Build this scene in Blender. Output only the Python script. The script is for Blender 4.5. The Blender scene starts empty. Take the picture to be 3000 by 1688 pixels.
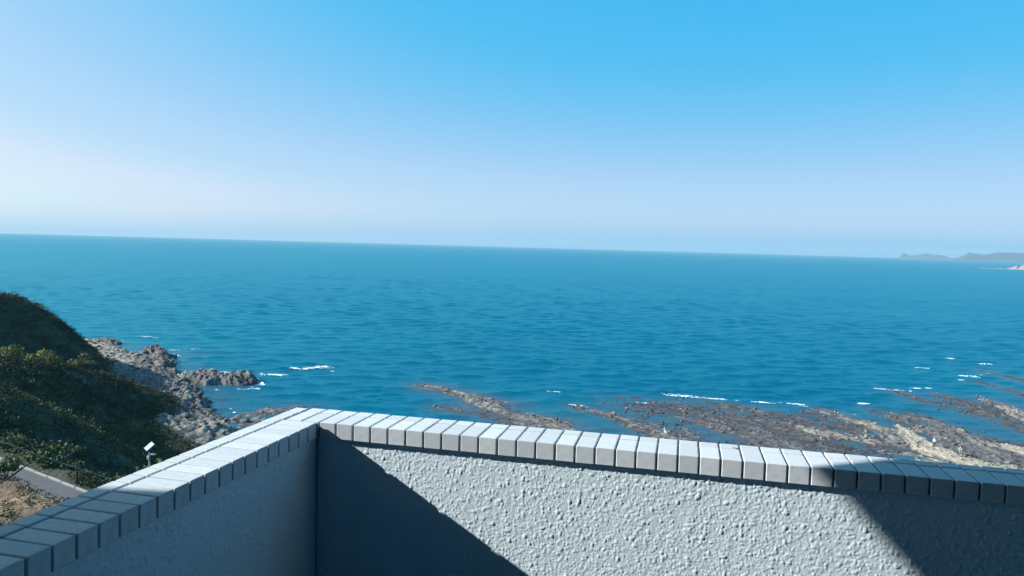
import bpy, bmesh, math, random
import numpy as np
from mathutils import Vector, Matrix

rng = np.random.default_rng(7)
random.seed(7)
scene = bpy.context.scene
C = scene.collection

# ------------------------------------------------------------------ camera
CAM_Z = 34.0                      # eye height above the sea, metres
cam_data = bpy.data.cameras.new('camera')
cam_data.sensor_fit = 'HORIZONTAL'
cam_data.sensor_width = 36.0
cam_data.lens = 36.0 * 2124.59 / 3000.0
cam_data.clip_start = 0.05
cam_data.clip_end = 200000.0
cam = bpy.data.objects.new('camera', cam_data)
C.objects.link(cam)
PITCH, ROLL, YAW = 0.05806, 0.02752, 0.23428
_d = Vector((-math.sin(YAW) * math.cos(PITCH), math.cos(YAW) * math.cos(PITCH), -math.sin(PITCH)))
_r = Vector((math.cos(YAW), math.sin(YAW), 0))
_u = _r.cross(_d)
_r2 = _r * math.cos(ROLL) + _u * math.sin(ROLL)
_u2 = -_r * math.sin(ROLL) + _u * math.cos(ROLL)
cam.matrix_world = Matrix(((_r2.x, _u2.x, -_d.x, 0), (_r2.y, _u2.y, -_d.y, 0), (_r2.z, _u2.z, -_d.z, CAM_Z), (0, 0, 0, 1)))
scene.camera = cam

# ------------------------------------------------------------------ sky and sun
LIGHT = Vector((1.0, 0.31, -0.59)).normalized()      # direction the sunlight travels
ELEV = math.asin(-LIGHT.z)
AZ = math.atan2(-LIGHT.x, -LIGHT.y)                   # clockwise from +Y
world = bpy.data.worlds.new('World')
scene.world = world
world.use_nodes = True
wn, wl = world.node_tree.nodes, world.node_tree.links
wn.clear()
w_out = wn.new('ShaderNodeOutputWorld')
w_bg = wn.new('ShaderNodeBackground')
w_sky = wn.new('ShaderNodeTexSky')
w_sky.sky_type = 'NISHITA'
w_sky.sun_disc = False
w_sky.sun_elevation = ELEV
w_sky.sun_rotation = AZ
w_sky.altitude = 30
w_sky.air_density = 1.1
w_sky.dust_density = 4.0
w_sky.ozone_density = 2.0
w_bg.inputs['Strength'].default_value = 0.060
# the photograph's clear cyan-blue rendering of the sky: one power curve per channel, the same all over the dome
w_sep = wn.new('ShaderNodeSeparateColor')
w_com = wn.new('ShaderNodeCombineColor')
wl.new(w_sky.outputs[0], w_sep.inputs[0])
def w_math(op, a, b):
    n = wn.new('ShaderNodeMath'); n.operation = op
    for k, v in ((0, a), (1, b)):
        if hasattr(v, 'is_output'): wl.new(v, n.inputs[k])
        else: n.inputs[k].default_value = v
    return n.outputs[0]
def w_pow(cr, cg, cb, k):
    p = [w_math('POWER', w_sep.outputs[i], c) for i, c in enumerate((cr, cg, cb))]
    return w_math('MULTIPLY', w_math('MULTIPLY', w_math('MULTIPLY', p[0], p[1]), p[2]), k)
w_g = w_pow(0.5473, 0.1155, -0.4389, math.exp(-0.5386) * 10.2)
w_cur = wn.new('ShaderNodeFloatCurve')
_cv = w_cur.mapping.curves[0]
for _p in [(0.06, 0.045), (0.102, 0.074), (0.136, 0.135), (0.205, 0.27), (0.323, 0.42), (0.45, 0.50), (0.7, 0.70)]: _cv.points.new(*_p)
w_cur.mapping.update()
wl.new(w_pow(2.0519, 0.5884, -1.9143, math.exp(-1.432)), w_cur.inputs['Value'])
w_r = w_math('MINIMUM', w_math('MULTIPLY', w_cur.outputs[0], 9.91), w_math('MULTIPLY', w_g, 0.84))
w_b = w_pow(0.0877, 0.0426, -0.043, math.exp(-0.1325) * 9.91)
for k, v in enumerate((w_r, w_g, w_b)): wl.new(v, w_com.inputs[k])
wl.new(w_com.outputs[0], w_bg.inputs[0])
wl.new(w_bg.outputs[0], w_out.inputs[0])

sun_data = bpy.data.lights.new('sun', 'SUN')
sun_data.energy = 5.0
sun_data.angle = math.radians(0.53)
sun_data.color = (1.0, 0.988, 0.96)
sun = bpy.data.objects.new('sun', sun_data)
C.objects.link(sun)
sun.rotation_euler = LIGHT.to_track_quat('-Z', 'Y').to_euler()
sun.location = (-60, -20, 90)

scene.view_settings.view_transform = 'Standard'
scene.view_settings.look = 'None'
scene.view_settings.exposure = 0.75
scene.view_settings.gamma = 1.0
scene.cycles.use_denoising = True
scene.cycles.max_bounces = 6
scene.cycles.volume_bounces = 1

# ------------------------------------------------------------------ helpers
def tag(o, label=None, cat=None, group=None, kind=None):
    if label: o['label'] = label
    if cat: o['category'] = cat
    if group: o['group'] = group
    if kind: o['kind'] = kind
    return o

def link(o, parent=None):
    C.objects.link(o)
    if parent: o.parent = parent
    return o

def empty(name, loc=(0, 0, 0), rz=0.0):
    o = bpy.data.objects.new(name, None)
    o.empty_display_size = 0.2
    o.location = loc
    o.rotation_euler = (0, 0, rz)
    return link(o)

def mesh_np(name, verts, faces, mat, smooth=False):
    me = bpy.data.meshes.new(name)
    verts = np.asarray(verts, np.float32)
    faces = np.asarray(faces, np.int32)
    nv, nf, k = len(verts), len(faces), faces.shape[1]
    me.vertices.add(nv); me.vertices.foreach_set('co', verts.ravel())
    me.loops.add(nf * k); me.loops.foreach_set('vertex_index', faces.ravel())
    me.polygons.add(nf)
    me.polygons.foreach_set('loop_start', np.arange(0, nf * k, k, dtype=np.int32))
    me.polygons.foreach_set('loop_total', np.full(nf, k, np.int32))
    me.update(calc_edges=True); me.validate()
    if smooth: me.polygons.foreach_set('use_smooth', np.ones(nf, bool))
    me.materials.append(mat)
    return me

def obj(name, me, parent=None):
    return link(bpy.data.objects.new(name, me), parent)

def attr(me, name, vals):
    vals = np.asarray(vals, np.float32)
    if vals.ndim == 1:
        a = me.attributes.new(name, 'FLOAT', 'POINT'); a.data.foreach_set('value', vals)
    else:
        a = me.attributes.new(name, 'FLOAT_COLOR', 'POINT')
        a.data.foreach_set('color', np.c_[vals, np.ones(len(vals))].astype(np.float32).ravel())

def grid_faces(nr, nc, keep=None):
    i = np.arange(nr - 1)[:, None] * nc + np.arange(nc - 1)[None, :]
    f = np.stack([i, i + 1, i + nc + 1, i + nc], -1)
    if keep is not None: return f[keep]
    return f.reshape(-1, 4)

def bm_mesh(name, bm, mat, smooth=False):
    me = bpy.data.meshes.new(name)
    bmesh.ops.recalc_face_normals(bm, faces=bm.faces)
    bm.to_mesh(me); bm.free()
    if smooth:
        me.polygons.foreach_set('use_smooth', np.ones(len(me.polygons), bool))
    if mat: me.materials.append(mat)
    return me

def add_box(bm, lo, hi, bevel=0.0, seg=2, mat=None):
    r = bmesh.ops.create_cube(bm, size=1.0)
    vs = r['verts']
    for v in vs:
        v.co = Vector([(lo[i] + hi[i]) / 2 + v.co[i] * (hi[i] - lo[i]) for i in range(3)])
        if mat: v.co = mat @ v.co
    if bevel:
        es = list({e for v in vs for e in v.link_edges})
        bmesh.ops.bevel(bm, geom=es, offset=bevel, segments=seg, affect='EDGES', profile=0.5)

def add_tube(bm, pts, rad, n=8):
    pts = [Vector(p) for p in pts]
    rads = rad if isinstance(rad, (list, tuple)) else [rad] * len(pts)
    rings = []
    for i, p in enumerate(pts):
        t = (pts[min(i + 1, len(pts) - 1)] - pts[max(i - 1, 0)]).normalized()
        a = t.orthogonal().normalized() if abs(t.z) > 0.9 else t.cross(Vector((0, 0, 1))).normalized()
        b = t.cross(a)
        rings.append([bm.verts.new(p + (a * math.cos(k * 2 * math.pi / n) + b * math.sin(k * 2 * math.pi / n)) * rads[i]) for k in range(n)])
    for r0, r1 in zip(rings, rings[1:]):
        for k in range(n):
            bm.faces.new((r0[k], r0[(k + 1) % n], r1[(k + 1) % n], r1[k]))
    bm.faces.new(rings[0][::-1]); bm.faces.new(rings[-1])

# value noise in numpy
def _hash(ix, iy, seed):
    h = (ix.astype(np.int64) * 374761393 + iy.astype(np.int64) * 668265263 + seed * 1442695041) & 0xFFFFFFFF
    h = ((h ^ (h >> 13)) * 1274126177) & 0xFFFFFFFF
    h = (h ^ (h >> 16)) & 0xFFFFFF
    return h.astype(np.float64) / 0xFFFFFF
def vnoise(x, y, seed=0):
    x = np.asarray(x, float); y = np.asarray(y, float)
    ix = np.floor(x); iy = np.floor(y)
    fx = x - ix; fy = y - iy
    fx = fx * fx * fx * (fx * (fx * 6 - 15) + 10); fy = fy * fy * fy * (fy * (fy * 6 - 15) + 10)
    a = _hash(ix, iy, seed); b = _hash(ix + 1, iy, seed); c = _hash(ix, iy + 1, seed); d = _hash(ix + 1, iy + 1, seed)
    return (a + (b - a) * fx) * (1 - fy) + (c + (d - c) * fx) * fy
def fbm(x, y, seed=0, oct=4, gain=0.5):
    s = 0; a = 1.0; t = 0
    for o in range(oct):
        s = s + a * vnoise(x * 2 ** o + 17.3 * o, y * 2 ** o - 9.1 * o, seed + o * 31); t += a; a *= gain
    return s / t
def ridged(x, y, seed=0, oct=4):
    s = 0; a = 1.0; t = 0
    for o in range(oct):
        s = s + a * (1 - np.abs(2 * vnoise(x * 2 ** o + 5.7 * o, y * 2 ** o + 3.3 * o, seed + o * 17) - 1)); t += a; a *= 0.5
    return s / t
def sstep(a, b, x):
    t = np.clip((x - a) / (b - a), 0, 1); return t * t * (3 - 2 * t)
def poly_dist(px, py, pts):
    """distance, along-length s and signed side to a polyline, plus fractional vertex index"""
    best = np.full(px.shape, 1e9); bs = np.zeros(px.shape); bt = np.zeros(px.shape); bd = np.zeros(px.shape)
    acc = 0.0
    for i in range(len(pts) - 1):
        ax, ay = pts[i][:2]; bx, by = pts[i + 1][:2]
        dx, dy = bx - ax, by - ay; L = math.hypot(dx, dy)
        t = np.clip(((px - ax) * dx + (py - ay) * dy) / (L * L), 0, 1)
        qx, qy = px - ax - t * dx, py - ay - t * dy
        d = np.hypot(qx, qy); m = d < best
        best = np.where(m, d, best); bs = np.where(m, acc + t * L, bs); bt = np.where(m, i + t, bt)
        bd = np.where(m, np.sign(dx * qy - dy * qx) * d, bd)
        acc += L
    return best, bs, bd, bt, acc

# ------------------------------------------------------------------ materials
class NT:
    def __init__(self, name):
        self.m = bpy.data.materials.new(name); self.m.use_nodes = True
        self.t = self.m.node_tree; self.n = self.t.nodes; self.l = self.t.links
        self.b = self.n['Principled BSDF']
    def new(self, typ, **kw):
        nd = self.n.new(typ)
        for k, v in kw.items():
            if k in nd.inputs: 
                if hasattr(v, 'is_output'): self.l.new(v, nd.inputs[k])
                else: nd.inputs[k].default_value = v
            else: setattr(nd, k, v)
        return nd
    def set(self, **kw):
        for k, v in kw.items():
            s = self.b.inputs[k.replace('_', ' ')]
            if hasattr(v, 'is_output'): self.l.new(v, s)
            else: s.default_value = v
    def coords(self, kind='Object', scale=(1, 1, 1), rot=(0, 0, 0)):
        tc = self.n.new('ShaderNodeTexCoord'); mp = self.n.new('ShaderNodeMapping')
        mp.inputs['Scale'].default_value = scale; mp.inputs['Rotation'].default_value = rot
        self.l.new(tc.outputs[kind], mp.inputs[0]); return mp.outputs[0]
    def noise(self, vec, scale, detail=4, rough=0.55, dist=0.0):
        nd = self.n.new('ShaderNodeTexNoise')
        nd.inputs['Scale'].default_value = scale; nd.inputs['Detail'].default_value = detail
        nd.inputs['Roughness'].default_value = rough; nd.inputs['Distortion'].default_value = dist
        self.l.new(vec, nd.inputs['Vector']); return nd.outputs['Fac']
    def ramp(self, fac, stops):
        nd = self.n.new('ShaderNodeValToRGB'); e = nd.color_ramp.elements
        while len(e) < len(stops): e.new(0.5)
        for el, (p, c) in zip(e, stops):
            el.position = p; el.color = (*c, 1) if len(c) == 3 else c
        self.l.new(fac, nd.inputs[0]); return nd.outputs[0]
    def mix(self, fac, a, b, mode='MIX'):
        nd = self.n.new('ShaderNodeMix'); nd.data_type = 'RGBA'; nd.blend_type = mode
        for s, v in ((nd.inputs[0], fac), (nd.inputs[6], a), (nd.inputs[7], b)):
            if hasattr(v, 'is_output'): self.l.new(v, s)
            elif isinstance(v, tuple): s.default_value = (*v, 1)
            else: s.default_value = v
        return nd.outputs[2]
    def math(self, op, a, b=0.0):
        nd = self.n.new('ShaderNodeMath'); nd.operation = op
        for s, v in ((nd.inputs[0], a), (nd.inputs[1], b)):
            if hasattr(v, 'is_output'): self.l.new(v, s)
            else: s.default_value = v
        return nd.outputs[0]
    def attr(self, name, out='Color'):
        nd = self.n.new('ShaderNodeAttribute'); nd.attribute_name = name; return nd.outputs[out]
    def bump(self, h, strength=0.3, dist=0.01, prev=None):
        nd = self.n.new('ShaderNodeBump'); nd.inputs['Strength'].default_value = strength
        nd.inputs['Distance'].default_value = dist
        self.l.new(h, nd.inputs['Height'])
        if prev is not None: self.l.new(prev, nd.inputs['Normal'])
        return nd.outputs[0]

def plain(name, col, rough=0.6, metal=0.0, var=0.15, scale=6.0):
    t = NT(name); v = t.coords()
    f = t.noise(v, scale, 4)
    c = t.mix(f, tuple(x * (1 - var) for x in col), tuple(min(1, x * (1 + var)) for x in col))
    t.set(Base_Color=c, Roughness=rough, Metallic=metal); return t.m

M = {}
# glazed coping tile: off-white, each tile its own tone, faint grime
t = NT('coping_tile_glaze'); v = t.coords()
oi = t.n.new('ShaderNodeObjectInfo')
c0 = t.mix(oi.outputs['Random'], (0.50, 0.555, 0.585), (0.60, 0.655, 0.685))
gr = t.noise(v, 55, 5, 0.65)
c1 = t.mix(t.ramp(gr, [(0.45, (0, 0, 0)), (0.85, (1, 1, 1))]), c0, (0.43, 0.465, 0.475))
t.set(Base_Color=c1, Roughness=0.7, Normal=t.bump(t.noise(v, 160, 3), 0.12, 0.002))
t.b.inputs['Specular IOR Level'].default_value = 0.12
M['tile'] = t.m
t = NT('mortar'); v = t.coords()
t.set(Base_Color=t.mix(t.noise(v, 90, 4), (0.19, 0.175, 0.165), (0.30, 0.28, 0.265)), Roughness=0.95, Normal=t.bump(t.noise(v, 220, 4), 0.6, 0.003))
M['mortar'] = t.m
t = NT('stucco'); v = t.coords()
big = t.noise(v, 2.2, 4); sm = t.noise(v, 60, 4)
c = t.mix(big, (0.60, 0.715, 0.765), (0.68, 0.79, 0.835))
strk = t.noise(t.coords('Object', (14, 14, 0.9)), 1.0, 4, 0.6)
c = t.mix(t.math('MULTIPLY', t.ramp(strk, [(0.52, (0, 0, 0)), (0.8, (1, 1, 1))]), 0.35), c, (0.46, 0.55, 0.57))
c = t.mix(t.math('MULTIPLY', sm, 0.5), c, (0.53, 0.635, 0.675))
t.set(Base_Color=c, Roughness=0.92, Normal=t.bump(t.noise(v, 420, 3), 0.5, 0.002))
t.b.inputs['Specular IOR Level'].default_value = 0.15
M['stucco'] = t.m
M['rust'] = plain('rust', (0.28, 0.13, 0.06), 0.9, 0, 0.3, 300)
M['facade_tint'] = plain('facade_shade_tint', (0.04, 0.28, 0.50), 0.85, 0, 0.15, 3)  # out of view; blue put in to tint the shade on the parapet
M['added_slab'] = plain('shade_slab_blue', (0.05, 0.20, 0.33), 0.9, 0, 0.1, 2)  # underside of the added slab, blue like the walls
M['floor'] = plain('balcony_floor', (0.012, 0.09, 0.16), 0.8, 0, 0.2, 5)  # blue here too, put in to tint the shade
M['glass'] = plain('window_glass', (0.02, 0.025, 0.03), 0.08, 0, 0.05, 1)
M['frame'] = plain('window_frame', (0.05, 0.05, 0.05), 0.4, 0.6, 0.1, 5)
M['white_panel'] = plain('white_panel', (0.75, 0.75, 0.74), 0.35, 0, 0.05, 8)
M['grey_metal'] = plain('grey_metal', (0.30, 0.33, 0.36), 0.45, 0.5, 0.15, 12)
M['dark_wood'] = plain('dark_wood', (0.035, 0.03, 0.025), 0.85, 0, 0.3, 20)
M['cable'] = plain('cable_sheath', (0.32, 0.33, 0.33), 0.6, 0, 0.1, 20)
M['kerb'] = plain('kerb_concrete', (0.25, 0.245, 0.225), 0.9, 0, 0.25, 4)
t = NT('asphalt'); v = t.coords()
t.set(Base_Color=t.mix(t.noise(v, 1.2, 5), (0.055, 0.055, 0.06), (0.10, 0.10, 0.105)), Roughness=0.95, Normal=t.bump(t.noise(v, 30, 3), 0.4, 0.01))
M['asphalt'] = t.m
t = NT('rock'); v = t.coords()
base = t.attr('col')
n1 = t.noise(v, 1.6, 6, 0.65); n2 = t.noise(v, 7.0, 4, 0.6)
c = t.mix(t.ramp(n1, [(0.3, (0, 0, 0)), (0.7, (1, 1, 1))]), t.mix(1.0, base, (0.55, 0.55, 0.6), 'MULTIPLY'), t.mix(1.0, base, (1.35, 1.3, 1.25), 'MULTIPLY'))
nb = t.bump(n2, 0.9, 0.25)
t.set(Base_Color=c, Roughness=0.8, Normal=nb)
M['rock'] = t.m
t = NT('hill_ground'); v = t.coords()
base = t.attr('col'); n1 = t.noise(v, 0.9, 6, 0.7)
c = t.mix(t.ramp(n1, [(0.3, (0, 0, 0)), (0.75, (1, 1, 1))]), t.mix(1.0, base, (0.5, 0.5, 0.5), 'MULTIPLY'), t.mix(1.0, base, (1.5, 1.45, 1.35), 'MULTIPLY'))
t.set(Base_Color=c, Roughness=0.95, Normal=t.bump(t.noise(v, 2.4, 5), 0.8, 0.35))
M['hill'] = t.m
t = NT('foliage')
t.set(Base_Color=t.attr('col'), Roughness=0.75)
t.b.inputs['Specular IOR Level'].default_value = 0.2
M['leaf'] = t.m
M['bark'] = plain('bark', (0.06, 0.045, 0.035), 0.95, 0, 0.3, 15)
t = NT('foam'); v = t.coords()
t.set(Base_Color=t.mix(t.noise(v, 2.5, 4), (0.66, 0.70, 0.72), (0.85, 0.87, 0.88)), Roughness=0.85)
M['foam'] = t.m
M['headland'] = plain('headland_haze_blue', (0.025, 0.055, 0.075), 0.95, 0, 0.4, 0.002)  # dark scrub with the blue of distance haze mixed into its colour
M['pale_rock'] = plain('pale_cliff', (0.24, 0.215, 0.20), 0.95, 0, 0.35, 0.05)
M['hull'] = plain('boat_hull', (0.04, 0.05, 0.07), 0.5)
M['boat_white'] = plain('boat_paint', (0.6, 0.6, 0.6), 0.4)
M['skin'] = plain('skin', (0.42, 0.27, 0.2), 0.6)
M['hair'] = plain('hair', (0.02, 0.018, 0.016), 0.7)
M['shirt_white'] = plain('white_cloth', (0.72, 0.74, 0.78), 0.85)
M['shirt_pale'] = plain('pale_cloth', (0.55, 0.57, 0.55), 0.85)
M['cloth_navy'] = plain('navy_cloth', (0.02, 0.028, 0.05), 0.9)
M['cloth_grey'] = plain('grey_cloth', (0.2, 0.21, 0.22), 0.9)
M['cloth_black'] = plain('black_cloth', (0.015, 0.015, 0.02), 0.9)
# sea water: blue-green body, glossy skin, wave relief at several sizes
t = NT('sea_water')
pv = t.coords('Object')
shoal = t.attr('shoal', 'Fac')
patch = t.noise(t.coords('Object', (0.006, 0.012, 1)), 1.0, 4, 0.6)
deep = t.mix(t.ramp(patch, [(0.3, (0, 0, 0)), (0.7, (1, 1, 1))]), (0.0, 0.076, 0.134), (0.0, 0.106, 0.150))
mud = t.mix(t.noise(t.coords('Object', (0.22, 0.5, 1), (0, 0, 0.55)), 1.0, 5, 0.65), (0.03, 0.055, 0.085), (0.105, 0.09, 0.095))
body = t.mix(shoal, deep, mud)
w2 = t.noise(t.coords('Object', (0.55, 1.3, 1), (0, 0, 0.16)), 1.0, 4, 0.6, 0.3)
b2 = t.bump(w2, 0.6, 0.30)
t.n.remove(t.b)
dif = t.n.new('ShaderNodeBsdfDiffuse'); t.l.new(body, dif.inputs['Color']); t.l.new(b2, dif.inputs['Normal'])
glo = t.n.new('ShaderNodeBsdfGlossy'); glo.inputs['Roughness'].default_value = 0.21; t.l.new(b2, glo.inputs['Normal'])
glo.inputs['Color'].default_value = (0.32, 0.93, 1.0, 1)
fr = t.n.new('ShaderNodeFresnel'); fr.inputs['IOR'].default_value = 1.33; t.l.new(b2, fr.inputs['Normal'])
mx = t.n.new('ShaderNodeMixShader'); t.l.new(t.math('MINIMUM', t.math('MULTIPLY', fr.outputs[0], 0.72), 0.42), mx.inputs[0])
t.l.new(dif.outputs[0], mx.inputs[1]); t.l.new(glo.outputs[0], mx.inputs[2])
t.l.new(mx.outputs[0], t.n['Material Output'].inputs['Surface'])
M['sea'] = t.m

#==STRUCTURE==
# ------------------------------------------------------------------ reef layout (plan metres, camera above the origin, z = 0 is the sea)
# name: (points, half width start, half width end, height, tone)   tone 0 brown weed, 1 grey, 2 pale
REEF = {
 'A1': ([(-60.0, 162.5), (-50.6, 157.6), (-41.1, 149.6), (-33.1, 141.7), (-24.7, 134.9), (-16.9, 126.1)], 1.5, 3.6, 0.42, 0.8),
 'A2': ([(-47.7, 141.9), (-39.6, 139.3), (-31.2, 134.0), (-26.3, 129.8)], 1.2, 2.4, 0.12, 0.2),
 'B':  ([(-21.4, 152.4), (-13.6, 147.0), (-6.4, 140.7), (-1.8, 135.1), (1.9, 130.3)], 0.8, 4.6, 0.30, 0.5),
 'C1': ([(-3.1, 162.8), (7.6, 156.4), (17.1, 150.6), (23.6, 146.7)], 2.0, 4.2, 0.28, 0.15),
 'C2': ([(-8.6, 154.7), (4.0, 149.1), (13.2, 142.2), (20.2, 135.5)], 1.6, 4.6, 0.28, 0.3),
 'C3': ([(5.0, 168.2), (14.9, 162.4), (23.6, 155.3), (28.9, 145.9)], 1.4, 3.6, 0.30, 0.2),
 'C4': ([(0.6, 150.9), (8.3, 144.0), (14.7, 138.4), (18.1, 132.5)], 1.8, 4.2, 0.28, 0.4),
 'C5': ([(21.0, 148.6), (26.0, 143.1)], 0.6, 0.7, 0.6, 2.0),
 'D1': ([(29.0, 168.7), (34.6, 159.3), (38.2, 152.7), (39.4, 143.4)], 1.2, 3.0, 0.42, 0.8),
 'D2': ([(20.4, 151.2), (27.1, 146.1), (34.4, 141.6)], 1.0, 2.6, 0.45, 1.1),
 'D3': ([(31.1, 161.1), (37.1, 158.7), (39.3, 152.3)], 1.0, 1.6, 0.35, 0.6),
 'E1': ([(41.5, 172.3), (43.5, 167.9), (46.7, 159.2), (49.1, 149.2), (50.9, 138.3), (52.5, 129.0)], 0.9, 4.4, 0.75, 0.55),
 'E2': ([(42.7, 157.7), (43.2, 144.7), (45.2, 135.3), (49.4, 131.4), (52.7, 127.3)], 0.8, 3.6, 0.9, 1.9),
 'E3': ([(44.3, 169.5), (50.2, 164.9), (53.6, 156.0), (53.7, 144.8), (57.0, 139.3)], 0.7, 2.4, 0.55, 0.7),
 'F1': ([(52.6, 199.9), (55.9, 189.4), (60.6, 183.4)], 0.7, 1.4, 0.22, 0.1),
 'F2': ([(61.7, 198.9), (66.0, 186.9), (66.0, 177.2)], 0.8, 1.6, 0.25, 0.1),
 'F3': ([(72.2, 198.6), (72.5, 185.6), (72.1, 174.5), (71.4, 162.3)], 1.0, 2.4, 0.45, 0.9),
 'F4': ([(72.2, 188.5), (73.7, 180.0), (74.3, 169.1)], 1.0, 2.2, 0.5, 1.3),
 'F5': ([(51.8, 154.0), (56.7, 151.3), (60.9, 148.0), (65.2, 145.3)], 0.8, 2.4, 0.25, -0.4),
 'F6': ([(54.6, 148.6), (57.8, 145.5), (61.7, 142.0)], 1.0, 2.0, 0.6, 1.8),
 'F7': ([(88.5, 247.2), (92.7, 236.6), (96.2, 224.3)], 0.8, 1.5, 0.15, 0.1),
 'F8': ([(65.7, 166.0), (66.6, 159.3), (67.5, 150.7)], 0.7, 1.6, 0.3, 0.2),
 'F9': ([(80.0, 222.0), (84.0, 208.0), (86.0, 195.0)], 0.7, 1.6, 0.16, 0.1),
 'G':  ([(34.9, 136.7), (40.0, 133.5), (44.1, 130.3), (47.3, 125.6)], 0.9, 2.8, 0.4, 1.5),
 'CK': ([(-10.0, 159.0), (6.0, 152.0), (18.0, 144.0), (28.0, 138.0)], 4.0, 8.0, 0.17, 0.0),
 'DK': ([(26.0, 160.0), (33.0, 152.0), (38.0, 144.0)], 3.0, 5.0, 0.15, 0.1),
 'EK': ([(47.0, 165.0), (52.0, 154.0), (56.0, 142.0)], 3.0, 6.0, 0.22, 0.2),
 'FK': ([(64.0, 192.0), (69.0, 178.0), (72.0, 165.0)], 3.0, 5.0, 0.14, 0.0),
 'L1': ([(-75.8, 112.2), (-79.3, 121.7), (-78.3, 127.2), (-75.5, 131.5)], 2.6, 2.0, 0.35, 0.6),
 'S1': ([(-178.4, 185.6), (-161.8, 173.8), (-149.8, 165.6), (-135.4, 154.2)], 3.5, 5.0, 1.3, 1.1),
 'S2': ([(-151.0, 166.0), (-145.4, 168.5), (-128.0, 152.2), (-111.6, 136.4), (-97.0, 123.0), (-79.0, 105.4)], 5.0, 4.6, 1.35, 0.45),
 'S3': ([(-152.4, 180.7), (-144.0, 175.2), (-129.7, 160.2)], 1.8, 2.6, 2.0, 0.2),
 'S4': ([(-181.9, 191.6), (-175.1, 190.9)], 1.6, 1.6, 1.4, 0.5),
 'S5': ([(-103.1, 121.8), (-91.8, 113.2), (-78.3, 103.9)], 3.6, 4.6, 1.9, 1.05),
 'S6': ([(-124.4, 145.1), (-115.3, 138.7), (-103.4, 128.0), (-91.2, 116.3)], 5.0, 4.4, 2.0, 0.55),
}
def reef_eval(X, Y):
    Z = np.full(X.shape, -1.6); T = np.zeros(X.shape); SH = np.zeros(X.shape)
    for i, (k, (pts, w0, w1, h, tone)) in enumerate(REEF.items()):
        xs = [p[0] for p in pts]; ys = [p[1] for p in pts]
        pad = 22
        m = (X > min(xs) - pad) & (X < max(xs) + pad) & (Y > min(ys) - pad) & (Y < max(ys) + pad)
        if not m.any(): continue
        x, y = X[m], Y[m]
        wob = 1.6 * (fbm(x * 0.18, y * 0.18, 40 + i, 3) - 0.5)
        d, s, sd, tt, L = poly_dist(x, y, pts)
        sd = sd + wob * 1.6; d = np.abs(sd) + np.maximum(0, d - np.abs(sd - wob * 1.6))
        f = s / L
        w = (w0 + (w1 - w0) * f) * (0.8 + 0.9 * vnoise(s * 0.16, 0 * s, 90 + i))
        prof = 1 - (d / w) ** 2
        prof = np.where(prof > 0, prof ** 0.45, prof * 0.9)
        strata = ridged(s * 0.09 + sd * 0.05, sd * 1.25, 200 + i, 4) - 0.55
        chunk = fbm(x * 0.9, y * 0.9, 300 + i, 4, 0.6) - 0.5
        rough = 1.0 if h > 1 else 0.8
        hh = h if k[0] == 'S' else h * 0.62
        z = -0.08 + hh * (0.35 + 0.65 * np.minimum(1, 0.35 + f)) * prof + strata * (0.60 + 0.45 * h) * rough + chunk * (0.42 + 0.6 * h) * rough
        z = np.where(d > w * 2.2, -1.6, z)
        zz = Z[m]; up = z > zz
        Z[m] = np.where(up, z, zz)
        T[m] = np.where(up, tone + strata * 1.8 + chunk * 1.6 + (vnoise(x * 2.3, y * 2.3, 333) - .5) * 0.9, T[m])
        sh = np.exp(-(np.maximum(0, d - w * 0.7) / (2.2 + w * 1.1)) ** 2) * sstep(-0.02, 0.1, f + 0.05)
        SH[m] = np.maximum(SH[m], sh * (0.85 if k[0] in 'ABCDEFG' else 0.6))
    return Z, T, SH

# ------------------------------------------------------------------ sea
az = np.arange(math.radians(-78), math.radians(62), 0.0032)
rr = [40.0]
while rr[-1] < 1500: rr.append(rr[-1] * 1.0042)
while rr[-1] < 20500: rr.append(rr[-1] * 1.05)
rr = np.array(rr)
A, Rr = np.meshgrid(az, rr)
SX, SY = Rr * np.sin(A), Rr * np.cos(A)
spacing = Rr * 0.0042
Zs = np.zeros_like(SX); SHO = np.zeros_like(SX)
near = Rr < 300
_, _, sh_ = reef_eval(SX[near], SY[near])
SHO[near] = sh_
calm = 1 - 0.75 * SHO
wr = np.random.default_rng(3)
for i in range(70):
    lam = 1.5 * (13 / 1.5) ** (i / 69.0)
    th = math.radians(-90 + wr.normal(6, 24))
    k = 2 * math.pi / lam
    ph = wr.uniform(0, 6.28)
    amp = 0.0095 * lam ** 0.52
    fade = np.clip((lam / spacing - 2.0) / 2.0, 0, 1)
    Zs += amp * fade * np.sin(k * (SX * math.cos(th) + SY * math.sin(th)) + ph)
grp = 0.55 + 0.9 * fbm(SX * 0.02, SY * 0.035, 77, 3)
Zs = (Zs + 0.6 * np.abs(Zs)) * grp * calm
Zs[Rr > 1500] = 0
sea_me = mesh_np('sea', np.stack([SX, SY, Zs], -1).reshape(-1, 3), grid_faces(*SX.shape), M['sea'], True)
attr(sea_me, 'shoal', np.clip(SHO * (0.45 + 0.9 * fbm(SX * 0.12, SY * 0.2, 55, 4)), 0, 1).ravel())
sea = tag(obj('sea', sea_me), kind='structure')

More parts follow.
